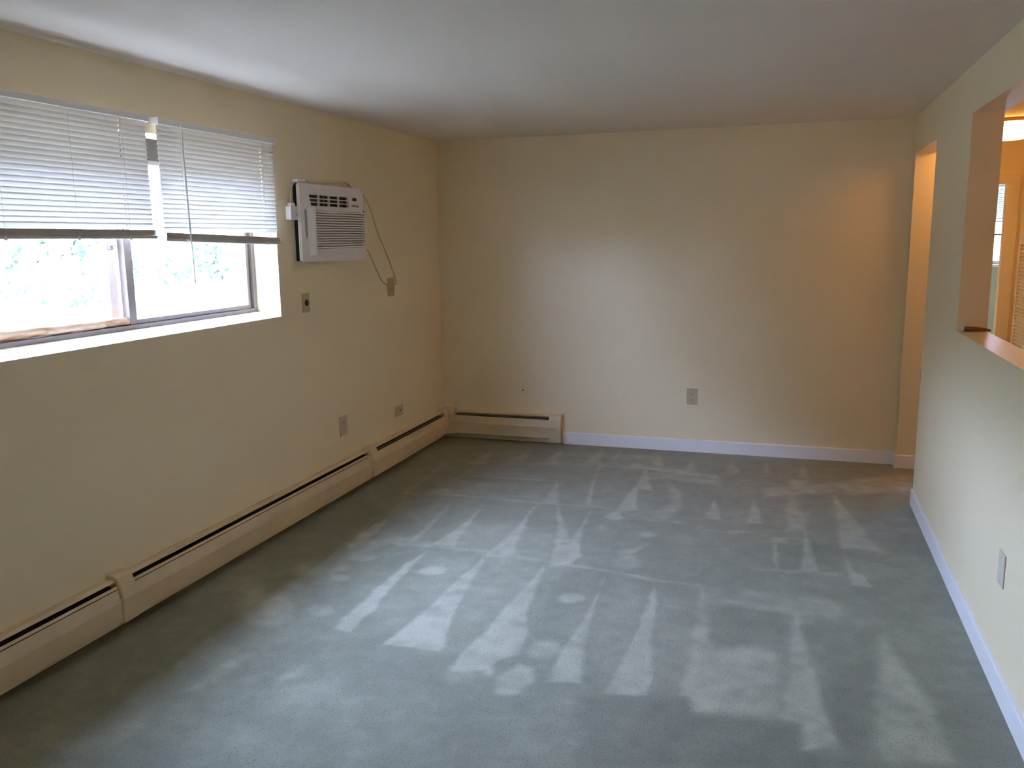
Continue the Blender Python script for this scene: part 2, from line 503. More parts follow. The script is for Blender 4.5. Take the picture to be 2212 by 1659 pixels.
# ---- carpet: one fine grid with the lie of the pile and painted lamp light stored per corner, plain pieces around it
NAP_AND_LIGHT_MARKS = [
    (1, 0.012, [(0.93,-2.5),(0.9,-2.7),(0.9,-2.9),(0.89,-3.05),(0.91,-3.12),(0.9,-3.28),(0.9,-3.36),(0.92,-3.46),(1.0,-3.47),(0.98,-3.33),(1.0,-3.25),(0.96,-3.03),(0.95,-2.86),(0.94,-2.66)]),
    (1, 0.012, [(1.26,-2.49),(1.23,-2.87),(1.22,-3.18),(1.18,-3.53),(1.43,-3.52),(1.43,-3.48),(1.37,-3.24),(1.34,-3.09),(1.31,-2.91),(1.28,-2.59)]),
    (1, 0.012, [(1.59,-2.5),(1.58,-2.77),(1.55,-3.09),(1.55,-3.26),(1.52,-3.52),(1.53,-3.66),(1.6,-3.64),(1.66,-3.61),(1.68,-3.52),(1.75,-3.46),(1.72,-3.26),(1.66,-3.09),(1.64,-2.91),(1.62,-2.74)]),
    (0.9, 0.02, [(1.72,-3.66),(1.77,-3.53),(1.83,-3.55),(1.86,-3.64),(1.83,-3.74),(1.75,-3.77)]),
    (1, 0.012, [(1.91,-2.57),(1.92,-2.89),(1.92,-3.12),(1.9,-3.36),(1.9,-3.62),(2.03,-3.6),(2.0,-3.46),(1.97,-3.25),(1.95,-3.09),(1.92,-2.75)]),
    (1, 0.012, [(2.16,-2.63),(2.16,-3.11),(2.15,-3.38),(2.13,-3.65),(2.28,-3.62),(2.27,-3.44),(2.22,-3.13),(2.2,-2.81)]),
    (0.9, 0.02, [(2.38,-2.58),(2.39,-2.99),(2.4,-3.31),(2.39,-3.58),(2.42,-3.58),(2.46,-3.68),(2.54,-3.67),(2.56,-3.46),(2.5,-3.33),(2.45,-3.07),(2.41,-2.77)]),
    (0.8, 0.05, [(2.46,-3.23),(2.59,-3.15),(2.74,-3.17),(2.76,-3.63),(2.59,-3.66),(2.46,-3.67),(2.44,-3.39)]),
    (1, 0.02, [(2.79,-2.74),(2.77,-3.29),(2.74,-3.63),(2.81,-3.65),(2.81,-3.8),(2.93,-3.76),(2.89,-3.55),(2.86,-3.27),(2.83,-3.0),(2.81,-2.83)]),
    (0.7, 0.03, [(3.13,-2.87),(3.07,-3.38),(3.03,-3.7),(3.06,-3.79),(3.26,-3.74),(3.25,-3.52),(3.22,-3.27),(3.18,-3.08),(3.15,-2.95)]),
    (0.85, 0.012, [(0.94,-1.59),(0.97,-1.97),(0.95,-2.21),(0.92,-2.41),(1.05,-2.41),(1.02,-2.25),(0.99,-1.96)]),
    (0.85, 0.012, [(1.27,-1.56),(1.27,-1.82),(1.28,-2.18),(1.25,-2.49),(1.4,-2.46),(1.35,-2.24),(1.33,-2.05),(1.29,-1.82)]),
    (0.6, 0.012, [(0.74,-1.66),(0.76,-2.03),(0.78,-2.44),(0.82,-2.4),(0.79,-2.04)]),
    (0.85, 0.012, [(1.39,-1.52),(1.55,-2.13),(1.62,-2.55),(1.71,-2.46),(1.74,-2.36),(1.68,-2.15),(1.65,-1.87),(1.62,-1.54),(1.63,-1.75),(1.62,-2.11),(1.54,-1.93)]),
    (0.6, 0.012, [(0.45,-1.74),(0.48,-2.08),(0.46,-2.35),(0.47,-2.52),(0.52,-2.61),(0.54,-2.44),(0.54,-2.24),(0.46,-1.95)]),
    (0.35, 0.04, [(0.49,-2.51),(0.65,-2.33),(0.9,-2.37),(0.93,-2.44),(0.72,-2.47),(0.64,-2.57),(0.58,-2.69)]),
    (0.75, 0.012, [(1.46,-0.6),(1.5,-0.99),(1.56,-1.49),(1.6,-1.5),(1.54,-1.18)]),
    (0.75, 0.012, [(1.79,-0.56),(1.8,-0.99),(1.77,-1.34),(1.77,-1.57),(1.72,-1.71),(1.79,-1.76),(1.84,-1.7),(1.79,-1.58),(1.89,-1.53),(1.84,-1.25),(1.82,-1.06),(1.93,-1.11),(1.89,-0.97)]),
    (0.6, 0.012, [(1.27,-1.05),(1.27,-1.29),(1.3,-1.52),(1.39,-1.51)]),
    (0.6, 0.03, [(1.99,-0.86),(2.11,-1.1),(2.13,-1.35),(2.12,-1.54),(2.06,-1.67),(1.97,-1.63),(1.97,-1.53),(2.05,-1.49),(2.07,-1.32),(2.02,-1.09)]),
    (0.75, 0.012, [(2.32,-1.15),(2.3,-1.57),(2.39,-1.58)]),
    (0.4, 0.03, [(0.6,-0.76),(0.61,-1.02),(0.54,-1.29),(0.5,-1.55),(0.67,-1.51),(0.59,-1.16)]),
    (0.4, 0.02, [(0.33,-0.81),(0.35,-1.24),(0.36,-1.6),(0.39,-1.59),(0.38,-1.23),(0.36,-0.8)]),
    (0.35, 0.05, [(0.62,-1.23),(1.03,-1.16),(1.26,-1.14),(1.29,-1.46),(0.91,-1.51),(0.67,-1.46)]),
    (0.6, 0.012, [(2.56,-1.13),(2.53,-1.6),(2.62,-1.58),(2.59,-1.31)]),
    (0.6, 0.03, [(2.77,-0.59),(2.91,-0.58),(2.87,-0.84),(2.79,-0.86),(2.83,-1.25),(2.89,-1.27),(2.85,-1.6),(2.77,-1.65),(2.75,-1.27),(2.78,-0.92)]),
    (0.8, 0.05, [(2.63,-0.85),(3.06,-0.62),(3.18,-0.53),(3.17,-0.76),(2.91,-0.88),(2.62,-1.06)]),  # nap near the doorway, paled further to stand for lamp light
    (0.9, 0.06, [(3.19,-0.48),(3.56,-0.26),(3.51,-0.66),(3.28,-0.78),(3.11,-0.85)]),  # doorway mark, also strengthened as a painted pool of lamp light
    (0.75, 0.02, [(3.04,-0.89),(3.03,-1.57),(3.03,-1.87),(3.12,-1.85),(3.22,-1.86),(3.15,-1.46),(3.08,-1.13)]),
    (0.75, 0.012, [(3.04,-1.92),(3.05,-2.36),(3.14,-2.37),(3.11,-2.22),(3.07,-2.19)]),
    (0.75, 0.012, [(2.85,-1.63),(2.83,-2.26),(2.91,-2.24),(2.88,-1.88)]),
    (0.6, 0.01, [(2.68,-1.8),(2.77,-1.78),(2.76,-1.86),(2.7,-1.89),(2.72,-2.25),(2.7,-2.26)]),
    (0.5, 0.012, [(2.08,-0.34),(2.07,-0.59),(2.15,-0.58)]),
    (0.5, 0.012, [(2.39,-0.26),(2.38,-0.58),(2.45,-0.56)]),
    (0.5, 0.012, [(2.61,-0.2),(2.59,-0.46),(2.64,-0.46)]),
    (0.45, 0.012, [(1.42,-0.38),(1.47,-0.76),(1.5,-0.63)]),
    (0.4, 0.03, [(1.84,-0.66),(2.32,-0.74),(2.33,-0.88),(1.85,-0.79)]),
    (0.45, 0.02, [(1.67,-0.45),(2.02,-0.55),(2.32,-0.65),(2.32,-0.71),(2.0,-0.67),(1.67,-0.55)]),
    (0.9, 0.02, [(1.14,-2.73),(1.14,-2.75),(1.12,-2.78),(1.09,-2.79),(1.05,-2.8),(1.02,-2.79),(1.0,-2.77),(1.0,-2.74),(1.02,-2.71),(1.05,-2.7),(1.09,-2.69),(1.12,-2.7)]),
    (0.8, 0.02, [(1.87,-2.86),(1.87,-2.89),(1.85,-2.91),(1.83,-2.93),(1.8,-2.93),(1.77,-2.92),(1.75,-2.89),(1.76,-2.86),(1.77,-2.84),(1.8,-2.82),(1.83,-2.82),(1.86,-2.83)]),
    (0.7, 0.02, [(2.06,-1.92),(2.06,-1.95),(2.05,-1.97),(2.03,-1.98),(2.01,-1.98),(2.0,-1.96),(1.99,-1.94),(1.99,-1.91),(2.0,-1.88),(2.02,-1.87),(2.04,-1.87),(2.05,-1.89)]),
    (0.75, 0.015, [(1.89,-2.22),(2.03,-2.12),(2.0,-2.23),(1.93,-2.29)]),
    (0.4, 0.04, [(2.04,-2.35),(2.04,-2.39),(2.02,-2.43),(1.99,-2.45),(1.96,-2.45),(1.93,-2.43),(1.91,-2.38),(1.91,-2.34),(1.93,-2.3),(1.96,-2.27),(2.0,-2.28),(2.03,-2.3)]),
    (0.8, 0.03, [(1.89,-3.36),(1.89,-3.4),(1.87,-3.44),(1.84,-3.46),(1.8,-3.46),(1.77,-3.44),(1.75,-3.4),(1.75,-3.36),(1.77,-3.33),(1.8,-3.31),(1.84,-3.31),(1.87,-3.33)]),
    (0.8, 0.02, [(1.69,-3.61),(1.69,-3.62),(1.69,-3.64),(1.68,-3.64),(1.67,-3.64),(1.66,-3.63),(1.65,-3.62),(1.65,-3.6),(1.65,-3.58),(1.66,-3.58),(1.67,-3.58),(1.68,-3.59)]),
    (0.4, 0.02, [(1.78,-1.89),(1.78,-1.92),(1.77,-1.95),(1.76,-1.96),(1.74,-1.95),(1.73,-1.94),(1.72,-1.91),(1.72,-1.88),(1.72,-1.86),(1.74,-1.85),(1.75,-1.85),(1.77,-1.87)]),
    (0.75, 0.05, [(0.62,-3.33),(0.66,-3.42),(0.66,-3.49),(0.62,-3.52),(0.55,-3.52),(0.47,-3.47),(0.4,-3.39),(0.35,-3.3),(0.35,-3.22),(0.39,-3.18),(0.47,-3.19),(0.55,-3.24)]),
    (0.55, 0.03, [(0.56,-3.09),(0.56,-3.12),(0.55,-3.14),(0.53,-3.15),(0.5,-3.15),(0.47,-3.14),(0.45,-3.12),(0.44,-3.09),(0.45,-3.07),(0.47,-3.06),(0.5,-3.05),(0.53,-3.07)]),
    (0.6, 0.04, [(0.53,-2.87),(0.54,-2.91),(0.53,-2.95),(0.5,-2.97),(0.46,-2.97),(0.42,-2.95),(0.38,-2.91),(0.37,-2.87),(0.37,-2.83),(0.41,-2.81),(0.45,-2.81),(0.5,-2.83)]),
    (0.35, 0.05, [(0.36,-3.15),(0.38,-3.2),(0.38,-3.24),(0.36,-3.26),(0.32,-3.26),(0.27,-3.23),(0.23,-3.18),(0.2,-3.13),(0.2,-3.09),(0.23,-3.07),(0.27,-3.07),(0.32,-3.1)]),
    (0.55, 0.02, [(0.71,-2.94),(0.71,-2.96),(0.7,-2.98),(0.68,-2.99),(0.65,-3.0),(0.62,-2.99),(0.61,-2.97),(0.6,-2.95),(0.61,-2.93),(0.64,-2.92),(0.66,-2.92),(0.69,-2.93)]),
    (0.6, 0.03, [(0.81,-3.3),(0.82,-3.33),(0.81,-3.35),(0.79,-3.37),(0.76,-3.37),(0.73,-3.35),(0.71,-3.33),(0.7,-3.3),(0.7,-3.27),(0.73,-3.26),(0.75,-3.26),(0.79,-3.27)]),
    (0.4, 0.03, [(0.65,-2.82),(0.66,-2.85),(0.65,-2.87),(0.62,-2.88),(0.59,-2.89),(0.56,-2.87),(0.54,-2.85),(0.53,-2.82),(0.54,-2.8),(0.57,-2.78),(0.6,-2.78),(0.63,-2.8)]),
    (0.5, 0.03, [(0.71,-2.67),(0.71,-2.69),(0.69,-2.72),(0.66,-2.73),(0.62,-2.74),(0.59,-2.73),(0.57,-2.71),(0.57,-2.69),(0.58,-2.67),(0.62,-2.65),(0.65,-2.65),(0.69,-2.65)]),
    (0.5, 0.03, [(0.69,-3.77),(0.64,-3.88),(0.64,-4.08),(0.68,-4.05),(0.71,-3.9),(0.71,-3.74)]),
    (0.45, 0.03, [(0.96,-3.73),(0.91,-3.88),(0.94,-3.94),(0.96,-3.9),(0.99,-3.78)]),
    (0.25, 0.05, [(0.36,-3.53),(0.36,-3.95),(0.33,-4.22),(0.39,-4.15),(0.42,-3.93)]),
    (0.3, 0.05, [(0.61,-4.25),(0.56,-4.38),(0.52,-4.49),(0.66,-4.42),(0.67,-4.31)]),
    (0.3, 0.08, [(0.87,-4.29),(1.12,-4.2),(1.22,-4.28),(0.98,-4.39)]),
    (0.3, 0.08, [(0.95,-3.97),(1.16,-3.8),(1.31,-3.96),(1.04,-4.08)]),
    (0.5, 0.03, [(1.62,-3.65),(1.62,-3.68),(1.61,-3.71),(1.59,-3.73),(1.56,-3.73),(1.53,-3.71),(1.51,-3.68),(1.51,-3.65),(1.52,-3.62),(1.54,-3.6),(1.57,-3.6),(1.6,-3.62)]),
    (0.5, 0.012, [(0.7,-2.44),(0.93,-2.42),(1.25,-2.4),(1.59,-2.46),(1.9,-2.49),(2.18,-2.55),(2.39,-2.55),(2.39,-2.57),(2.19,-2.58),(1.91,-2.52),(1.6,-2.5),(1.26,-2.44),(0.94,-2.45),(0.72,-2.47)]),
    (0.4, 0.012, [(0.54,-1.52),(0.93,-1.51),(1.25,-1.53),(1.68,-1.51),(2.06,-1.68),(2.2,-1.67),(2.21,-1.7),(2.06,-1.71),(1.68,-1.54),(1.26,-1.56),(0.94,-1.54),(0.56,-1.56)]),
    (0.35, 0.012, [(0.55,-1.06),(0.79,-1.05),(1.26,-1.04),(1.27,-1.07),(0.81,-1.08),(0.56,-1.09)]),
    (0.5, 0.012, [(2.39,-2.69),(2.76,-2.71),(2.99,-2.62),(2.98,-2.69),(2.76,-2.78),(2.39,-2.76)]),
    (0.4, 0.012, [(2.6,-2.28),(2.83,-2.24),(2.99,-2.23),(2.99,-2.27),(2.83,-2.28),(2.6,-2.31)]),
    (0.3, 0.012, [(2.31,-1.76),(2.48,-1.75),(2.85,-1.61),(2.85,-1.64),(2.48,-1.79),(2.31,-1.79)]),
    (0.5, 0.012, [(1.39,-2.43),(1.56,-2.44),(1.57,-2.47),(1.4,-2.47)]),
    (0.35, 0.05, [(2.39,-2.59),(2.76,-2.54),(3.0,-2.57),(2.96,-2.8),(2.79,-2.74),(2.42,-2.74)]),
    (0.3, 0.15, [(0.88,-2.12),(1.16,-1.92),(1.55,-2.05),(1.68,-2.7),(1.68,-3.25),(1.48,-3.31),(1.13,-2.86)]),
    (0.25, 0.2, [(1.87,-2.9),(2.46,-2.62),(3.06,-2.66),(3.01,-3.39),(2.45,-3.56),(2.01,-3.52)]),
    (-0.375, 0.05, [(2.05,-3.69),(2.42,-3.59),(2.46,-3.69),(2.8,-3.66),(2.81,-3.91),(2.15,-4.1)]),
    (-0.375, 0.05, [(2.82,-3.82),(3.05,-3.8),(3.04,-3.86),(2.82,-3.92)]),
    (-0.2625, 0.05, [(2.81,-2.85),(3.12,-2.84),(3.07,-3.38),(3.02,-3.69),(2.94,-3.75),(2.87,-3.26)]),
    (-0.2625, 0.05, [(2.42,-2.75),(2.78,-2.75),(2.77,-3.08),(2.5,-3.16)]),
    (-0.1875, 0.05, [(3.21,-3.16),(3.33,-3.3),(3.41,-3.57),(3.33,-3.72),(3.26,-3.51)]),
    (-0.225, 0.05, [(1.16,-3.41),(1.18,-3.54),(1.46,-3.53),(1.52,-3.54),(1.58,-3.82),(1.25,-3.92),(1.07,-3.59)]),
    (-0.225, 0.05, [(0.61,-1.28),(0.65,-1.12),(1.26,-1.08),(1.28,-1.4),(0.9,-1.47)]),
    (-0.1875, 0.05, [(2.7,-1.9),(2.84,-1.84),(2.83,-2.21),(2.72,-2.24)]),
    (-0.1875, 0.05, [(2.88,-1.84),(3.02,-1.81),(3.03,-2.2),(2.92,-2.23)]),
    (-0.225, 0.05, [(3.05,-1.92),(3.21,-1.94),(3.21,-2.01),(3.05,-2.02)]),
    (0.45, 0.02, [(1.08,-0.17),(1.04,-0.61),(1.15,-0.59)]),
    (0.45, 0.02, [(1.39,-0.1),(1.32,-0.55),(1.43,-0.53)]),
    (0.45, 0.02, [(1.52,-0.08),(1.49,-0.53),(1.58,-0.51)]),
    (0.45, 0.02, [(0.82,-0.24),(0.8,-0.66),(0.91,-0.64)]),
    (0.45, 0.02, [(1.82,-0.13),(1.82,-0.53),(1.92,-0.51)]),
    (0.45, 0.02, [(2.07,-0.22),(2.06,-0.58),(2.16,-0.56)]),
    (0.45, 0.02, [(2.36,-0.17),(2.34,-0.54),(2.43,-0.52)]),
    (0.45, 0.02, [(2.61,-0.15),(2.6,-0.48),(2.65,-0.47)]),
    (0.45, 0.02, [(2.87,-0.16),(2.82,-0.53),(2.9,-0.53)]),
    (0.45, 0.02, [(0.55,-0.31),(0.51,-0.79),(0.65,-0.75)]),
    (0.35, 0.012, [(0.78,-0.69),(1.22,-0.57),(1.78,-0.53),(2.29,-0.63),(2.29,-0.68),(1.79,-0.59),(1.23,-0.63),(0.8,-0.74)]),
    (0.3, 0.012, [(0.34,-1.59),(0.69,-1.51),(1.27,-1.54),(1.28,-1.58),(0.7,-1.55),(0.36,-1.63)]),
    (0.35, 0.03, [(1.14,-0.26),(1.76,-0.2),(1.82,-0.32),(1.17,-0.39)])]


CELL = 0.0125
GX1 = 3.75
gx = np.append(np.arange(0.0, GX1 - 1e-6, CELL), GX1)
gy = np.append(np.arange(-5.6, 0.0, CELL), 0.0)
PX, PY = np.meshgrid(gx, gy)
rng = np.random.default_rng(5)


def smooth_noise(step):
    a = rng.standard_normal((int(5.6 / step) + 3, int(GX1 / step) + 3))
    fx, fy = PX / step, (PY + 5.6) / step
    ix, iy = fx.astype(int), fy.astype(int)
    tx, ty = fx - ix, fy - iy
    tx, ty = tx * tx * (3 - 2 * tx), ty * ty * (3 - 2 * ty)
    return (a[iy, ix] * (1 - tx) + a[iy, ix + 1] * tx) * (1 - ty) + (a[iy + 1, ix] * (1 - tx) + a[iy + 1, ix + 1] * tx) * ty


wx = PX + 0.0025 * smooth_noise(0.06) + 0.002 * smooth_noise(0.025)
wy = PY + 0.0025 * smooth_noise(0.06) + 0.002 * smooth_noise(0.025)
nap = np.zeros_like(PX)
for w, soft, poly in NAP_AND_LIGHT_MARKS:
    inside = np.zeros(PX.shape, bool)
    dist = np.full(PX.shape, 9.0)
    n = len(poly)
    for i in range(n):
        (ax, ay), (bx, by) = poly[i], poly[(i + 1) % n]
        if ay != by:
            cr = (ay > wy) != (by > wy)
            inside ^= cr & (wx < (bx - ax) * (wy - ay) / (by - ay) + ax)
        ex, ey = bx - ax, by - ay
        t = np.clip(((wx - ax) * ex + (wy - ay) * ey) / max(ex * ex + ey * ey, 1e-9), 0, 1)
        dist = np.minimum(dist, np.hypot(wx - ax - t * ex, wy - ay - t * ey))
    sd = np.where(inside, dist, -dist)
    cov = np.clip(0.5 + sd / (2 * soft), 0, 1)
    cov = cov * cov * (3 - 2 * cov)
    if w > 0:
        nap = np.maximum(nap, nap * (1 - cov) + w * cov) if w >= 0.4 else nap + w * cov * (1 - np.clip(nap, 0, 1))
    else:
        nap = nap * (1 - cov) + (nap + w) * cov
pos = np.clip(nap, 0, 1)
nap = nap - pos * np.clip(0.16 + 0.16 * smooth_noise(0.05) + 0.12 * smooth_noise(0.11), 0, 0.6)
nap = np.clip(nap + (0.05 + 0.08 * np.clip(nap, 0, 1)) * smooth_noise(0.06) + 0.04 * smooth_noise(0.14) + 0.07 * smooth_noise(0.35) + 0.04 * smooth_noise(0.03), -0.8, 1.1)
ny, nx = PX.shape
verts = np.stack([PX.ravel(), PY.ravel(), np.zeros(nx * ny)], 1)
idx = np.arange(nx * ny).reshape(ny, nx)
quads = np.stack([idx[:-1, :-1], idx[:-1, 1:], idx[1:, 1:], idx[1:, :-1]], -1).reshape(-1, 4)
extra_v, extra_q = [], []
for (x0, x1_, y0, y1_) in ((0.0, GX1, YB, -5.6), (GX1, 5.75, YB, YE), (0.0, GX1, 0.0, YE), (-0.02, 0.0, YB, 0.0)):
    k = len(verts) + len(extra_v)
    extra_v += [(x0, y0, 0), (x1_, y0, 0), (x1_, y1_, 0), (x0, y1_, 0)]
    extra_q.append((k, k + 1, k + 2, k + 3))
me = bpy.data.meshes.new('floor')
me.from_pydata(np.vstack([verts, np.array(extra_v, float)]).tolist(), [], quads.tolist() + extra_q)
at = me.attributes.new('nap', 'FLOAT', 'POINT')
at.data.foreach_set('value', np.append(0.175 + 0.55 * nap.ravel(), np.full(len(extra_v), 0.175)).astype(np.float32))
me.materials.append(M['carpet'])
me.update()
fl = bpy.data.objects.new('floor', me)
COL.objects.link(fl)
tag(fl, 'blue grey carpet with pale wedge shaped vacuum marks', 'carpet', kind='structure')

bm = B()
box(bm, XK + 0.001, 4.949, -4.599, -0.95, 0.0005, 0.004)  # pale sheet over the carpet, added out of view to bounce lamp light
structure('floor_kitchen', bm, M['bounce_floor'], 'pale kitchen floor, unseen, added to bounce lamp light', 'floor')

# ---- skirting boards: a flat board with an eased top edge
SK = [(0, 0.0), (0.013, 0.0), (0.013, 0.088), (0.010, 0.094), (0.004, 0.096), (0, 0.096)]
bm = B()
prism(bm, SK, 1.034, X1 - 0.013, 'x')
structure('baseboard_far', bm, M['white_trim'], 'white baseboard along the far wall', 'baseboard')
bm = B()
prism(bm, [(X1 - d, z) for d, z in SK], YB, DOOR_Y0, 'y')
structure('baseboard_right', bm, M['white_trim'], 'white baseboard along the right wall', 'baseboard')
bm = B()
prism(bm, [(X1 - d, z) for d, z in SK], DOOR_Y1 - 0.013, -0.0, 'y')
prism(bm, [(d - DOOR_Y1, z) for d, z in SK], X1, XK + 0.013, 'x')
structure('baseboard_doorway', bm, M['white_trim'], 'short white baseboard wrapping the far jamb of the doorway', 'baseboard')

# ---- outdoors
bm = B()
for (x0, x1_, y0, y1_) in ((-40, -0.32, -40, 40), (5.75, 40, -40, 40), (-0.32, 5.75, YE + 0.15, 40), (-0.32, 5.75, -40, YB - 0.15)):
    vs = [bm.verts.new(p) for p in ((x0, y0, 0.75), (x1_, y0, 0.75), (x1_, y1_, 0.75), (x0, y1_, 0.75))]
    bm.faces.new(vs)
structure('ground', bm, M['ground'], 'pale bright ground outside the window', 'ground')

random.seed(11)


def leaf(bm, p, s):
    a = Vector((random.gauss(0, 1), random.gauss(0, 1), random.gauss(0, 1))).normalized()
    b = a.orthogonal().normalized()
    bm.faces.new([bm.verts.new(q) for q in (p - a * s, p + b * s * 0.5, p + a * s, p - b * s * 0.5)])


def clump(bm, c, rr, n, s0, s1):
    for k in range(n):
        v = Vector((random.gauss(0, 1), random.gauss(0, 1), random.gauss(0, 1))).normalized() * rr * random.uniform(0.45, 1.0)
        p = Vector(c) + v
        p.z = max(p.z, 0.78)
        leaf(bm, p, random.uniform(s0, s1))


bm = B()
for i in range(50):                                         # low bushes at the edge of the gravel
    clump(bm, (-6.6 + random.uniform(-0.8, 0.5), random.uniform(-1.5, 5.2), 0.75 + random.uniform(0.1, 1.3)), random.uniform(0.25, 0.5), 170, 0.05, 0.09)
for i in range(230):                                        # the tall tangle behind them
    clump(bm, (-10.0 + random.uniform(-0.8, 0.8), random.uniform(-17, 12.0), 0.75 + 2.1 * random.random()), random.uniform(0.5, 0.8), 110, 0.10, 0.17)
for i in range(170):                                        # taller growth out of view, placed to block daylight from the far wall's right
    clump(bm, (-10.5 + random.uniform(-0.9, 0.9), random.uniform(-16.4, -8.5), 0.75 + 5.6 * random.random()), random.uniform(0.55, 0.9), 90, 0.14, 0.24)
tag(obj('shrubbery', bm, M['leaf']), 'pale green sunlit shrubbery outside behind the window panes', 'shrubbery', kind='stuff')

# ------------------------------------------------------------------ window in the left wall
wroot = thing('window_1', 'wide two pane sliding window in brown grey metal frame', 'window', (0, -3.275, WIN_Z0), 0, kind='structure')
OY, OZ = -3.275, WIN_Z0


def wbox(bm, x0, x1, y0, y1, z0, z1, bevel=0.0):
    box(bm, x0, x1, y0 - OY, y1 - OY, z0 - OZ, z1 - OZ, bevel)


bm = B()
prism(bm, [(0.0, 0.001), (0.0, -0.0), (-0.32, -0.0), (-0.32, 0.027), (-0.15, 0.026)], WIN_Y0 - OY + 0.0005, WIN_Y1 - OY - 0.0005, 'y')
obj('sill', bm, M['sill'], wroot)
bm = B()                                                    # outer frame with two tracks
FX0, FX1 = -0.245, -0.150
wbox(bm, FX0, FX1, -4.249, -2.319, 1.245, 1.267)
wbox(bm, FX0, FX1, -2.348, -2.319, 1.267, 2.020)
wbox(bm, FX0, FX1 - 0.018, -2.368, -2.348, 1.267, 2.020)
wbox(bm, FX0, FX1, -4.249, -4.215, 1.267, 2.020)
wbox(bm, FX0, FX1 - 0.018, -4.215, -4.200, 1.267, 2.020)
obj('frame', bm, M['alu'], wroot)
bm = B()
wbox(bm, FX0, FX1, -4.249, -2.319, 2.0205, 2.115)
obj('head_bar', bm, M['head_brown'], wroot)  # top bar of the frame, in a much darker brown


def sash(name, y0, y1, x0, x1, m, sl, sr, rail):
    bm = B()
    wbox(bm, x0, x1, y0, y0 + sl, 1.267, 2.020, 0.002)
    wbox(bm, x0, x1, y1 - sr, y1, 1.267, 2.020, 0.002)
    wbox(bm, x0, x1, y0 + sl, y1 - sr, 1.267, 1.267 + rail, 0.002)
    wbox(bm, x0, x1, y0 + sl, y1 - sr, 2.020 - rail, 2.020, 0.002)
    s = obj('sash', bm, m, wroot)
    bm = B()
    xm = (x0 + x1) / 2
    wbox(bm, xm - 0.002, xm + 0.002, y0 + sl, y1 - sr, 1.267 + rail, 2.020 - rail)
    obj('pane', bm, M['glass'], s)
    return s


inner = sash('sash', -3.300, -2.369, -0.196, -0.158, M['alu'], 0.046, 0.020, 0.023)
outer = sash('sash', -4.200, -3.302, -0.238, -0.206, M['alu_light'], 0.04, 0.055, 0.030)
bm = B()
wbox(bm, -0.206, -0.192, -3.346, -3.322, 1.612, 1.655, 0.003)
wbox(bm, -0.196, -0.184, -3.352, -3.318, 1.625, 1.637, 0.003)
obj('latch', bm, M['steel'], outer)

bm = B()
tube(bm, smooth_path([(-0.174, -4.19, 1.2955), (-0.175, -3.9, 1.294), (-0.173, -3.6, 1.290), (-0.174, -3.304, 1.2865)], 8), 0.0268, 14, 0.0190)
for v in bm.verts:
    v.co.z += 0.0012 * math.sin(v.co.y * 31) + 0.0008 * math.sin(v.co.y * 77 + 1)
tag(obj('wooden_pole', bm, M['pole'], smooth=True), 'brown stained wooden pole wedged in the sliding track under the left pane', 'pole')


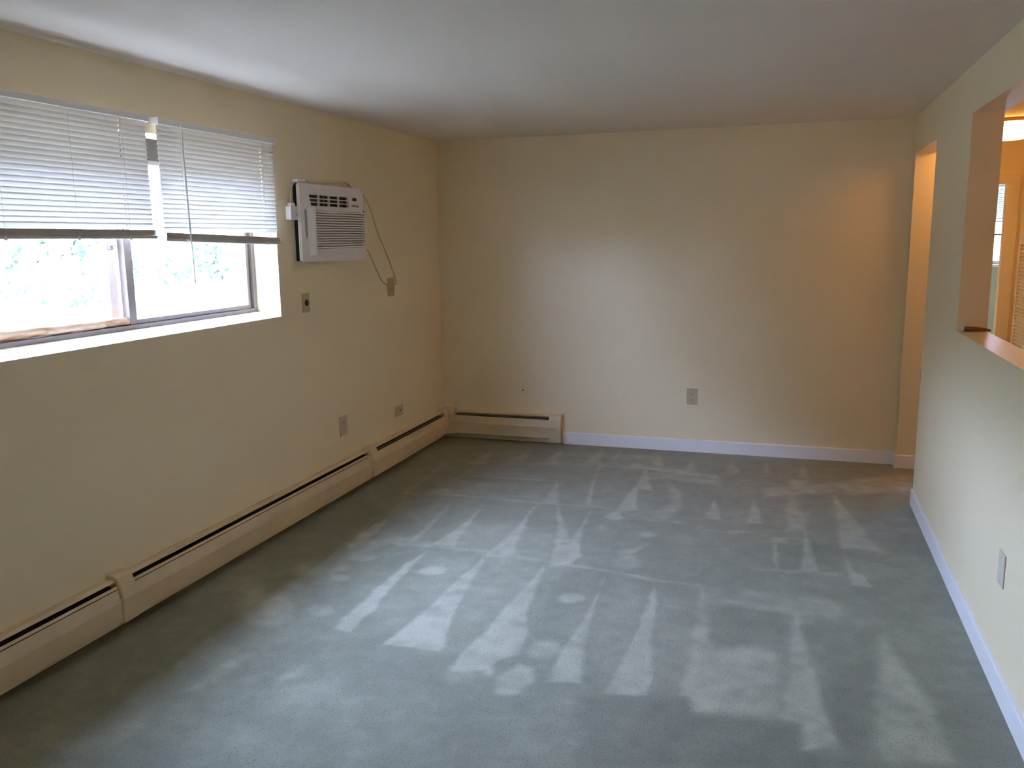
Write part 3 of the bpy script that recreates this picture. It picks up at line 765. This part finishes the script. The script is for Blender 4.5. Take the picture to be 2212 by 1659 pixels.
# ------------------------------------------------------------------ venetian blinds
def blind(y0, y1, label, nslat, ztop, zbot, tilt_drop, cords, holes, wand_y):
    yc, L = (y0 + y1) / 2, y1 - y0
    root = thing('venetian_blind', label, 'blind', (0.0, yc, ztop), LEFT, 'white venetian blinds on the window wall')
    h = L / 2
    Y = lambda y: y - yc                     # world y -> local x
    Z = lambda z: z - ztop
    bm = B()
    box(bm, -h - 0.004, h + 0.004, -0.046, -0.012, -0.026, 0.0, 0.002)
    hr = obj('headrail', bm, M['plastic'], root)
    for sx in (-1, 1):
        bm = B()
        x = sx * (h + 0.004)
        box(bm, x - 0.004, x + 0.004, -0.049, 0.0, -0.029, 0.003, 0.001)
        obj('bracket', bm, M['plastic'], hr)
    # slats
    pitch = (ztop - 0.038 - (zbot + 0.0389 + 0.0125)) / (nslat - 1)
    th = math.radians(75)
    cols = [-h, h]
    for q in holes:
        cols += [Y(q) - 0.0028, Y(q) + 0.0028]
    k = -h
    while k < h:
        cols.append(k)
        k += L / 10
    cols = sorted(set(round(c, 4) for c in cols))
    rows = [-1, -0.62, -0.30, 0.30, 0.62, 1]
    bm = B()
    for i in range(nslat):
        zc = Z(ztop - 0.026 - 0.012 - i * pitch)
        wob = random.uniform(-0.02, 0.02)
        sag = random.uniform(-0.0008, 0.0008)
        grid = []
        for s in rows:
            c, s_ = math.cos(th + wob), math.sin(th + wob)
            crown = 0.0019 * (1 - s * s)
            d = 0.029 + s * 0.0128 * c - crown * s_
            z = zc + s * 0.0128 * s_ + crown * c
            grid.append([bm.verts.new((x, -d, z + sag * math.sin(3 * x + i))) for x in cols])
        for a in range(len(rows) - 1):
            for b in range(len(cols) - 1):
                xm = (cols[b] + cols[b + 1]) / 2
                if a == 2 and any(abs(xm - Y(q)) < 0.0027 for q in holes):
                    continue
                bm.faces.new((grid[a][b], grid[a][b + 1], grid[a + 1][b + 1], grid[a + 1][b]))
    obj('slats', bm, M['slat'], root, True)
    # gathered slats lying on the bottom rail
    zb = Z(zbot)
    dz = lambda x: -tilt_drop * (x + h) / L
    bm = B()
    for i in range(9):
        z = zb + 0.0153 + i * 0.0026
        e = 0.001 * ((i * 7) % 5)
        box(bm, -h + e - 0.002, h + e, -0.0415 + e * 0.6, -0.0165 + e * 0.6, z, z + 0.0024)
    for v in bm.verts:
        v.co.z += dz(v.co.x)
    obj('gathered_slats', bm, M['rail'], root)
    bm = B()
    vs0 = len(bm.verts)
    box(bm, -h - 0.003, h + 0.010, -0.042, -0.016, zb, zb + 0.015, 0.003)
    for v in bm.verts:
        v.co.z += dz(v.co.x)
    obj('bottom_rail', bm, M['rail'], root)
    for q in cords:
        bm = B()
        x = Y(q)
        for d in (0.0145, 0.0435):
            tube(bm, [(x, -d, -0.024), (x, -d, (zb - 0.024) / 2), (x, -d, zb + 0.016 + dz(x))], 0.0006, 5)
        obj('ladder_cord', bm, M['slat'], root)
        bm = B()
        box(bm, x - 0.006, x + 0.006, -0.044, -0.0425, zb - 0.004 + dz(x), zb + 0.012 + dz(x), 0.0005)
        disc(bm, (x + 0.003, -0.029, zb - 0.004 + dz(x)), 0.006, 0.005, 'z', 10)
        obj('cord_clip', bm, M['plastic'], root)
    if wand_y:
        bm = B()
        x = Y(wand_y)
        tube(bm, [(x, -0.050, -0.012), (x, -0.052, -0.050)], 0.003, 8)
        tube(bm, [(x, -0.052, -0.050), (x + 0.006, -0.053, Z(1.80)), (x + 0.014, -0.054, Z(1.447))], 0.0042, 6, 0.0046)
        obj('tilt_wand', bm, M['plastic'], root)
    return root


blind(-4.245, -3.319, 'white slatted blind covering the upper left window pane, without a wand', 22, 2.182, 1.660, 0.004,
      (-4.09, -3.755, -3.475), (-3.475, -4.09), None)
blind(-3.249, -2.350, 'white slatted blind with a hanging tilt wand and a sloping bottom rail', 22, 2.180, 1.645, 0.026,
      (-3.115, -2.47), (-2.47,), -3.112)

# ------------------------------------------------------------------ air conditioner
AY, AZ = -1.755, 1.515
ac = thing('air_conditioner', 'white through-wall air conditioner with dark foam edge and louvered front', 'air conditioner', (0, AY, AZ), LEFT)
aw, ah = 0.385, 0.452
AC_SHIFT = Matrix.Translation((-0.008, 0.035, 0.0))          # features of the face, relative to the bezel
bm = B()
box(bm, -0.374, 0.372, -0.032, -0.0005, 0.008, ah - 0.006, 0.003)
obj('sleeve', bm, M['foam'], ac)
bm = B()                                                    # front bezel, with the discharge opening cut in
u0, u1, v0, v1 = -0.280, 0.192, 0.325, 0.388
wall_slab(bm, [-aw, u0, u1, aw], [0.0, v0, v1, ah], lambda u, v: u0 < u < u1 and v0 < v < v1, lambda u, v, s: (u, -0.030 - 0.016 * (1 - s), v))
es = [e for e in bm.edges if all(abs(abs(v.co.x) - aw) < 1e-4 and (v.co.z < 1e-4 or abs(v.co.z - ah) < 1e-4) for v in e.verts)]
bmesh.ops.bevel(bm, geom=es, offset=0.012, segments=4, affect='EDGES')
es = [e for e in bm.edges if len(e.link_faces) == 2 and any(abs(f.normal.y) > 0.9 for f in e.link_faces) and all(v.co.y < -0.0455 for v in e.verts)
      and any(abs(f.normal.y) < 0.5 for f in e.link_faces) and not all(u0 - 1e-3 < v.co.x < u1 + 1e-3 and v0 - 1e-3 < v.co.z < v1 + 1e-3 for v in e.verts)]
bmesh.ops.bevel(bm, geom=es, offset=0.006, segments=3, affect='EDGES')
obj('front_bezel', bm, M['plastic'], ac)
u0, u1 = u0 + 0.008, u1 + 0.008
bm = B()
box(bm, u0 + 0.001, u1 - 0.001, -0.0675, -0.0660, v0 + 0.001, v1 - 0.001)
bm.transform(AC_SHIFT)
obj('vent_cavity', bm, M['black'], ac)
bm = B()                                                    # discharge grille: 4 columns by 3 rows
for i in range(1, 4):
    u = u0 + (u1 - u0) * i / 4
    box(bm, u - 0.005, u + 0.005, -0.079, -0.068, v0, v1)
for j in range(1, 3):
    v = v0 + (v1 - v0) * j / 3
    box(bm, u0, u1, -0.076, -0.069, v - 0.0028, v + 0.0028)
prism(bm, [(u0, v0), (u0 + 0.024, v0), (u0 + 0.003, v1), (u0, v1)], 0, 1, 'z')
for v in bm.verts[-8:]:
    u_, z_, w_ = v.co.x, v.co.y, v.co.z
    v.co = (u_, -0.068 - 0.0118 * w_, z_)
bm.transform(AC_SHIFT)
obj('discharge_grille', bm, M['plastic'], ac)
for i in (3, 4, 7, 8):
    bm = B()
    u = u0 + 0.022 + i * 0.055
    box(bm, u, u + 0.003, -0.0705, -0.0676, v0 + 0.003, v1 - 0.003)
    bm.transform(AC_SHIFT)
    obj('vane', bm, M['plastic_grey'], ac)
# intake panel: bulging front with a run of louvers
pu0, pu1, pv0, pv1 = -0.292, 0.363, 0.038, 0.314
bm = B()
lv0, lv1, lu0, lu1 = 0.075, 0.298, -0.245, 0.358
wall_slab(bm, [pu0, lu0, lu1, pu1], [pv0, lv0, lv1, pv1], lambda u, v: lu0 < u < lu1 and lv0 < v < lv1, lambda u, v, s: (u, -0.1055 + 0.025 * s, v))
for v in bm.verts:                                          # the left flank swells towards the bottom
    if v.co.x < pu0 + 1e-4 and v.co.y < -0.10:
        v.co.x += 0.030
        v.co.y += 0.004
es = [e for e in bm.edges if all(v.co.x < lu0 - 0.01 and v.co.y < -0.095 for v in e.verts)]
bmesh.ops.bevel(bm, geom=es, offset=0.006, segments=3, affect='EDGES')
bm.transform(AC_SHIFT)
ip = obj('intake_panel', bm, M['plastic'], ac)
bm = B()
box(bm, lu0, lu1, -0.0835, -0.081, lv0, lv1)
bm.transform(AC_SHIFT)
obj('filter', bm, M['plastic_grey'], ip)
bm = B()
nl = 15
for i in range(nl):
    z = lv0 + (lv1 - lv0) * (i + 0.5) / nl
    prism(bm, [(0.1045, z - 0.0045), (0.1050, z + 0.0030), (0.094, z + 0.0070), (0.0925, z + 0.0060), (0.1005, z - 0.0030)], lu0, lu1, 'x')
bm.transform(AC_SHIFT)
obj('louver', bm, M['plastic'], ip)
bm = B()
prism(bm, [(-0.340, 0.300), (-0.292, 0.300), (-0.288, 0.150), (-0.320, 0.130), (-0.336, 0.180)], 0, 1, 'z')
for v in bm.verts:
    v.co = (v.co.x * 0.5 - 0.158, -0.0795 - 0.002 * v.co.z, v.co.y)
bm.transform(AC_SHIFT)
obj('grip', bm, M['plastic_grey'], ac)
bm = B()
box(bm, 0.252, 0.306, -0.0815, -0.079, 0.368, 0.388, 0.001)
bm.transform(AC_SHIFT)
obj('display', bm, M['black'], ac)
for i in range(5):
    bm = B()
    box(bm, 0.240 + i * 0.0195, 0.2565 + i * 0.0195, -0.0825, -0.079, 0.331, 0.343, 0.001)
    bm.transform(AC_SHIFT)
    obj('button', bm, M['plastic_grey'], ac)
bm = B()
box(bm, 0.345, 0.353, -0.1075, -0.104, 0.300, 0.311, 0.001)
bm.transform(AC_SHIFT)
obj('indicator', bm, M['black'], ip)
bm = B()
disc(bm, (0.055, -0.1055, 0.307), 0.0045, -0.0008, 'y', 14)
bm.transform(AC_SHIFT)
obj('emblem', bm, M['plastic_grey'], ip)
# cord: in-line plug box at the left, over the top, down the right side, looped across the wall plate and back
bm = B()
box(bm, -0.470, -0.389, -0.040, -0.004, 0.240, 0.318, 0.007, 3)
box(bm, -0.455, -0.408, -0.034, -0.010, 0.316, 0.335, 0.005, 2)
pb = obj('plug_box', bm, M['plastic'], ac)
bm = B()
box(bm, -0.412, -0.402, -0.0415, -0.0395, 0.262, 0.276, 0.001)
obj('reset_button', bm, M['plastic_grey'], pb)
def wp(y, z, d=0.006):
    return (y - AY, -d, z - AZ)
bm = B()
tube(bm, smooth_path([wp(-2.188, 1.845, 0.02), wp(-2.185, 1.90, 0.02), wp(-2.15, 1.957, 0.022), wp(-2.08, 1.983, 0.026), wp(-1.98, 1.978, 0.026), wp(-1.86, 1.974, 0.024),
                      wp(-1.70, 1.985, 0.02), wp(-1.545, 2.000, 0.016), wp(-1.47, 1.978, 0.012), wp(-1.40, 1.955, 0.008), wp(-1.30, 1.935), wp(-1.245, 1.900), wp(-1.17, 1.817), wp(-1.098, 1.694),
                      wp(-1.01, 1.59), wp(-0.935, 1.50), wp(-0.88, 1.42), wp(-0.852, 1.36, 0.012), wp(-0.862, 1.322, 0.018), wp(-0.91, 1.313, 0.016), wp(-0.965, 1.317, 0.014), wp(-1.05, 1.353),
                      wp(-1.141, 1.443), wp(-1.20, 1.515), wp(-1.259, 1.571), wp(-1.36, 1.60, 0.006), wp(-1.44, 1.605, 0.006)], 8), 0.0031, 8)
obj('power_cord', bm, M['cord_tan'], ac, True)
bm = B()
box(bm, -0.385, -0.295, -0.040, -0.004, ah + 0.002, ah + 0.020, 0.006, 3)
obj('cord_strap', bm, M['plastic'], ac)


# ------------------------------------------------------------------ wall plates
def plate(name, label, loc, rot, w, h, m, kind, group=None):
    r = thing(name, label, 'outlet' if kind in ('duplex', 'round', 'plug') else 'wall plate', loc, rot, group)
    bm = B()
    box(bm, -w / 2, w / 2, -0.006, 0.0, -h / 2, h / 2, 0.0025, 2)
    obj('cover_plate', bm, m, r)
    if kind in ('duplex', 'plug'):
        for s in (-1, 1):
            bm = B()
            disc(bm, (0, -0.0055, s * 0.021), 0.0175, -0.0028, 'y', 20)
            f = obj('receptacle', bm, m, r)
            bm = B()
            if kind == 'duplex':
                box(bm, -0.0085, -0.0060, -0.0088, -0.0080, s * 0.021 - 0.002, s * 0.021 + 0.008)
                box(bm, 0.0060, 0.0085, -0.0088, -0.0080, s * 0.021 - 0.002, s * 0.021 + 0.007)
                disc(bm, (0, -0.0080, s * 0.021 - 0.009), 0.0032, -0.0008, 'y', 10)
                obj('slots', bm, M['slot'], f)
            else:
                bm.free()
        bm = B()
        disc(bm, (0, -0.006, 0), 0.0032, -0.0012, 'y', 10)
        obj('screw', bm, m, r)
    if kind == 'round':
        bm = B()
        disc(bm, (0, -0.006, 0.0), 0.0185, -0.004, 'y', 24)
        obj('receptacle', bm, M['black'], r)
    if kind == 'jack':
        bm = B()
        disc(bm, (0.012, -0.006, 0.004), 0.0075, -0.003, 'y', 14)
        obj('jack_hole', bm, M['slot'], r)
        for s in (-1, 1):
            bm = B()
            disc(bm, (0, -0.006, s * h * 0.40), 0.003, -0.001, 'y', 10)
            obj('screw', bm, m, r)
    if kind in ('blank', 'round'):
        for s in (-1, 1):
            bm = B()
            disc(bm, (0, -0.006, s * 0.046), 0.003, -0.001, 'y', 10)
            obj('screw', bm, m, r)
    return r


plate('power_outlet', 'almond duplex outlet in the middle of the far wall', (2.048, 0, 0.430), FAR, 0.082, 0.122, M['almond'], 'duplex')
plate('power_outlet', 'almond duplex outlet low on the window wall above the heater', (0, -1.683, 0.453), LEFT, 0.096, 0.130, M['almond'], 'duplex')
plate('power_outlet', 'ivory plate with round black socket between window and air conditioner', (0, -2.056, 1.277), LEFT, 0.076, 0.112, M['ivory'], 'round')
plate('power_outlet', 'ivory outlet where the looped air conditioner cord ends', (0, -0.915, 1.302), LEFT, 0.096, 0.128, M['ivory'], 'plug')
plate('cable_jack', 'small square almond plate with a dark hole near the corner', (0, -0.857, 0.386), LEFT, 0.138, 0.078, M['almond'], 'jack')
plate('wall_plate', 'greige cover plate low on the right wall', (X1, -3.165, 0.440), RIGHT, 0.082, 0.124, M['greige'], 'blank')

r = thing('pipe_escutcheon', 'small round cream cap with a dark keyhole on the far wall', 'wall cap', (0.705, 0, 0.420), FAR)
bm = B()
disc(bm, (0, 0, 0), 0.036, -0.0035, 'y', 28, 0.028)
obj('cap', bm, M['wall'], r, False)
bm = B()
disc(bm, (-0.003, -0.0035, 0.002), 0.0085, -0.001, 'y', 14, sx=0.6)
obj('keyhole', bm, M['slot'], r)

# ------------------------------------------------------------------ baseboard heaters
HOOD = [(0, 0.234), (0.030, 0.234), (0.0445, 0.2265), (0.0445, 0.2235), (0.0430, 0.2245), (0.029, 0.2315), (0.003, 0.2315), (0.003, 0.040), (0, 0.040)]
FRONT_SHORT = [(0.0610, 0.1945), (0.0725, 0.140), (0.0695, 0.052), (0.056, 0.047), (0.056, 0.049), (0.0680, 0.0535), (0.0708, 0.140), (0.0595, 0.1940)]
FRONT_TALL = [(0.0575, 0.2005), (0.0725, 0.140), (0.0695, 0.052), (0.056, 0.047), (0.056, 0.049), (0.0680, 0.0535), (0.0708, 0.140), (0.0560, 0.2000)]
DAMPER = [(0.0530, 0.2085), (0.0603, 0.1985), (0.0595, 0.1978), (0.0520, 0.2078)]
COVER = [(0, 0.240), (0.034, 0.240), (0.0535, 0.2285), (0.0665, 0.195), (0.0765, 0.140), (0.0735, 0.046), (0.060, 0.040), (0, 0.040)]


def heater(label, loc, rot, u0, u1, damper, covers, foot=None):
    r = thing('baseboard_heater', label, 'heater', loc, rot, 'cream baseboard heaters')
    bm = B()
    prism(bm, HOOD, u0, u1, 'x')
    obj('back_panel', bm, M['heater'], r)
    bm = B()
    prism(bm, FRONT_SHORT if damper else FRONT_TALL, u0, u1, 'x')
    obj('front_panel', bm, M['heater'], r)
    bm = B()
    prism(bm, [(0.006, 0.085), (0.052, 0.085), (0.052, 0.190), (0.006, 0.205)], u0 + 0.002, u1 - 0.002, 'x')  # fins drawn tall and near black to put shade into the slot
    obj('fin_element', bm, M['heater_dark'], r)
    if damper:
        bm = B()
        prism(bm, DAMPER, u0, u1, 'x')
        obj('damper', bm, M['heater'], r)
    else:
        bm = B()
        prism(bm, [(0.0440, 0.2090), (0.0480, 0.2060), (0.0475, 0.2050), (0.0435, 0.2080)], u0, u1, 'x')
        obj('damper', bm, M['steel'], r)
    for (a, b, grow, low) in covers:
        bm = B()
        prof = [(d * (1 + grow) if z < 0.238 else d, z + (grow * 0.12 if z > 0.1 else 0)) for d, z in COVER]
        if low is not None:
            prof = [(d, low if z < 0.05 else z) for d, z in prof]
        prism(bm, prof, a, b, 'x')
        bmesh.ops.bevel(bm, geom=[e for e in bm.edges if abs(e.verts[0].co.x - e.verts[1].co.x) < 1e-6], offset=0.0025, segments=2, affect='EDGES')
        obj('joint_cover', bm, M['heater'], r)
    return r


heater('nearest baseboard heater section under the window, cut by the left picture edge', (0, -4.70, 0), LEFT, -1.20, 0.975, True, [])
heater('long middle baseboard heater section between its two joint covers', (0, -2.60, 0), LEFT, -1.123, 1.118, True, [(-1.150, -1.063, 0.09, None)])
h3 = heater('short baseboard heater section below the square jack plate', (0, -0.75, 0), LEFT, -0.730, 0.625, False, [(-0.690, -0.600, 0.07, None)])
h4 = heater('baseboard heater section on the far wall ending beside the white baseboard', (0.53, 0, 0), FAR, -0.408, 0.470, False, [(0.403, 0.500, 0.0, 0.020)])
bm = B()
box(bm, 0.5, 0.5016, -0.050, -0.043, 0.085, 0.140)
obj('end_slit', bm, M['slot'], h4)
bm = B()                                                    # inside corner cover joining the two runs
prism(bm, [(d, z + (0.012 if z > 0.15 else 0)) for d, z in COVER], 0.002, 0.122, 'x')
for v in list(bm.verts):
    pass
A2 = B()
prism(A2, [(d, z + (0.012 if z > 0.15 else 0)) for d, z in COVER], -0.124, -0.002, 'x')
for v in A2.verts:
    v.co = (-v.co.y, v.co.x, v.co.z)
tmp = bpy.data.meshes.new('corner')
A2.to_mesh(tmp)
A2.free()
bm.from_mesh(tmp)
bpy.data.meshes.remove(tmp)
tag(obj('corner_cover', bm, M['heater']), 'cream inside corner cover joining the two heater runs', 'heater cover')

bm = B()
tube(bm, smooth_path([(0.010, -0.165, 0.2375), (0.016, -0.120, 0.266), (0.024, -0.070, 0.290), (0.055, -0.035, 0.305), (0.090, -0.022, 0.300), (0.115, -0.020, 0.280), (0.129, -0.026, 0.2585),
                      (0.138, -0.044, 0.238), (0.136, -0.058, 0.215), (0.128, -0.0635, 0.196)], 6), 0.0028, 7)
tag(obj('cable', bm, M['cord'], smooth=True), 'thin pale cable arching over the heater corner cover', 'cable')

# ------------------------------------------------------------------ things of the right wall, kitchen and hall
bm = B()
box(bm, X1 - 0.0015, X1 + 0.040, DOOR_Y0, DOOR_Y0 + 0.0025, 0.735, 0.855)
tag(obj('strike_plate', bm, M['steel']), 'small metal strike plate on the near edge of the doorway', 'strike plate')

bm = B()
tube(bm, [(3.512, -1.976, PASS_Z0 + 0.0125), (3.56, -1.978, PASS_Z0 + 0.0125), (3.600, -1.977, PASS_Z0 + 0.0115), (3.626, -1.976, PASS_Z0 + 0.0065)], 0.0118, 12, 0.005)
st = obj('stick', bm, M['redwood'], None, True)
tag(st, 'short red brown pointed stick lying in the corner of the kitchen opening ledge', 'stick')
bm = B()
disc(bm, (3.503, -1.976, PASS_Z0 + 0.0125), 0.0105, 0.010, 'x', 12)
o = obj('tip', bm, M['pale_blue'], st)
o['label'] = 'pale blue end'

def ceiling_light(label, x, y, k):
    lamp = thing('ceiling_light', label, 'light', (x, y, HALL_Z))
    bm = B()
    disc(bm, (0, 0, -0.021), 0.168 * k, 0.0205, 'z', 40)
    obj('band', bm, M['brass'], lamp)
    bm = B()
    prof = [(0.158, -0.0215), (0.163, -0.028), (0.163, -0.050), (0.156, -0.075), (0.138, -0.095), (0.105, -0.111), (0.060, -0.119), (0.0, -0.121)]
    rings = []
    for rr, z in prof[:-1]:
        z = -0.0215 + (z + 0.0215) * k
        rings.append([bm.verts.new((rr * k * math.cos(2 * math.pi * i / 40), rr * k * math.sin(2 * math.pi * i / 40), z)) for i in range(40)])
    tip = bm.verts.new((0, 0, -0.0215 + (prof[-1][1] + 0.0215) * k))
    for A_, B_ in zip(rings, rings[1:]):
        for i in range(40):
            j = (i + 1) % 40
            bm.faces.new((A_[i], A_[j], B_[j], B_[i]))
    for i in range(40):
        bm.faces.new((rings[-1][i], rings[-1][(i + 1) % 40], tip))
    bm.faces.new(rings[0][::-1])
    obj('glass_bowl', bm, M['lamp_glass'], lamp, True)


ceiling_light('lit flush ceiling light with a brown band seen through the kitchen opening', 3.983, -0.30, 1.0)
ceiling_light('small unseen ceiling light added to warm the near end of the kitchen', 4.35, -3.35, 0.62)  # added out of view to brighten the sides of the kitchen opening

# cased doorway at the end of the hall
bm = B()
box(bm, 4.262, 4.352, 0.982, 0.9995, 0.0, 1.99, 0.004)
box(bm, 3.614, 4.352, 0.982, 0.9995, 1.9905, 2.058, 0.004)
structure('trim_1', bm, M['louver'], 'flat casing around the doorway at the end of the hall', 'trim')

# louvered door on the hall's right wall
ld = thing('door_1', 'louvered closet door in the hall beyond the kitchen opening', 'door', (HALL_X, 0.50, 0.0), RIGHT, kind='structure')
bm = B()
dw = 0.40
for (a, b) in ((-dw, -dw + 0.035), (dw - 0.035, dw), (-0.035, 0.035)):
    box(bm, a, b, -0.032, -0.002, 0.015, 2.03, 0.002)
for (z0, z1) in ((0.015, 0.11), (1.54, 1.62), (1.95, 2.03)):
    box(bm, -dw + 0.034, dw - 0.034, -0.030, -0.003, z0, z1)
box(bm, -dw + 0.034, dw - 0.034, -0.018, -0.010, 1.62, 1.95)
obj('door_frame', bm, M['louver'], ld)
bm = B()
for s in (0, 1):
    a, b = (-dw + 0.034, -0.034) if s == 0 else (0.034, dw - 0.034)
    for i in range(52):
        z = 0.12 + i * 0.0272
        prism(bm, [(0.029, z), (0.031, z + 0.003), (0.009, z + 0.026), (0.007, z + 0.023)], a, b, 'x')
obj('louver', bm, M['louver'], ld)
bm = B()
box(bm, HALL_X - 0.020, HALL_X - 0.0005, 0.905, 0.985, 0.0, 2.06, 0.004)
structure('trim_2', bm, M['louver'], 'flat casing beside the louvered hall door', 'trim')

# small window of the room beyond the hall
w2 = thing('window_3', 'small double hung window with a half lowered blind beyond the hall', 'window', (4.75, YE, 1.26), FAR, kind='structure')
bm = B()
for (a, b, c, d) in ((-0.549, -0.505, 0.002, 0.863), (0.505, 0.549, 0.002, 0.863), (-0.505, 0.505, 0.031, 0.066), (-0.505, 0.505, 0.332, 0.356), (-0.505, 0.505, 0.835, 0.863)):
    box(bm, a, b, 0.05, 0.09, c, d)
obj('frame', bm, M['alu'], w2)
bm = B()
box(bm, -0.505, 0.505, 0.068, 0.072, 0.066, 0.332)
box(bm, -0.505, 0.505, 0.068, 0.072, 0.356, 0.835)
obj('pane', bm, M['glass'], w2)
bm = B()
box(bm, -0.549, 0.549, -0.02, 0.10, 0.002, 0.030)
obj('sill', bm, M['sill'], w2)
vb = thing('venetian_blind', 'half lowered blind on the small window beyond the hall', 'blind', (4.75, YE, 2.118), FAR)
bm = B()
box(bm, -0.53, 0.53, -0.036, -0.006, -0.024, 0.0, 0.002)
obj('headrail', bm, M['plastic'], vb)
bm = B()
for i in range(16):
    z = -0.036 - i * 0.0208
    vs = [bm.verts.new(p) for p in ((-0.525, -0.012, z - 0.011), (0.525, -0.012, z - 0.011), (0.525, -0.026, z + 0.011), (-0.525, -0.026, z + 0.011))]
    bm.faces.new(vs)
obj('slats', bm, M['slat_dim'], vb)
bm = B()
box(bm, -0.53, 0.53, -0.034, -0.008, -0.386, -0.366, 0.002)
obj('bottom_rail', bm, M['plastic'], vb)
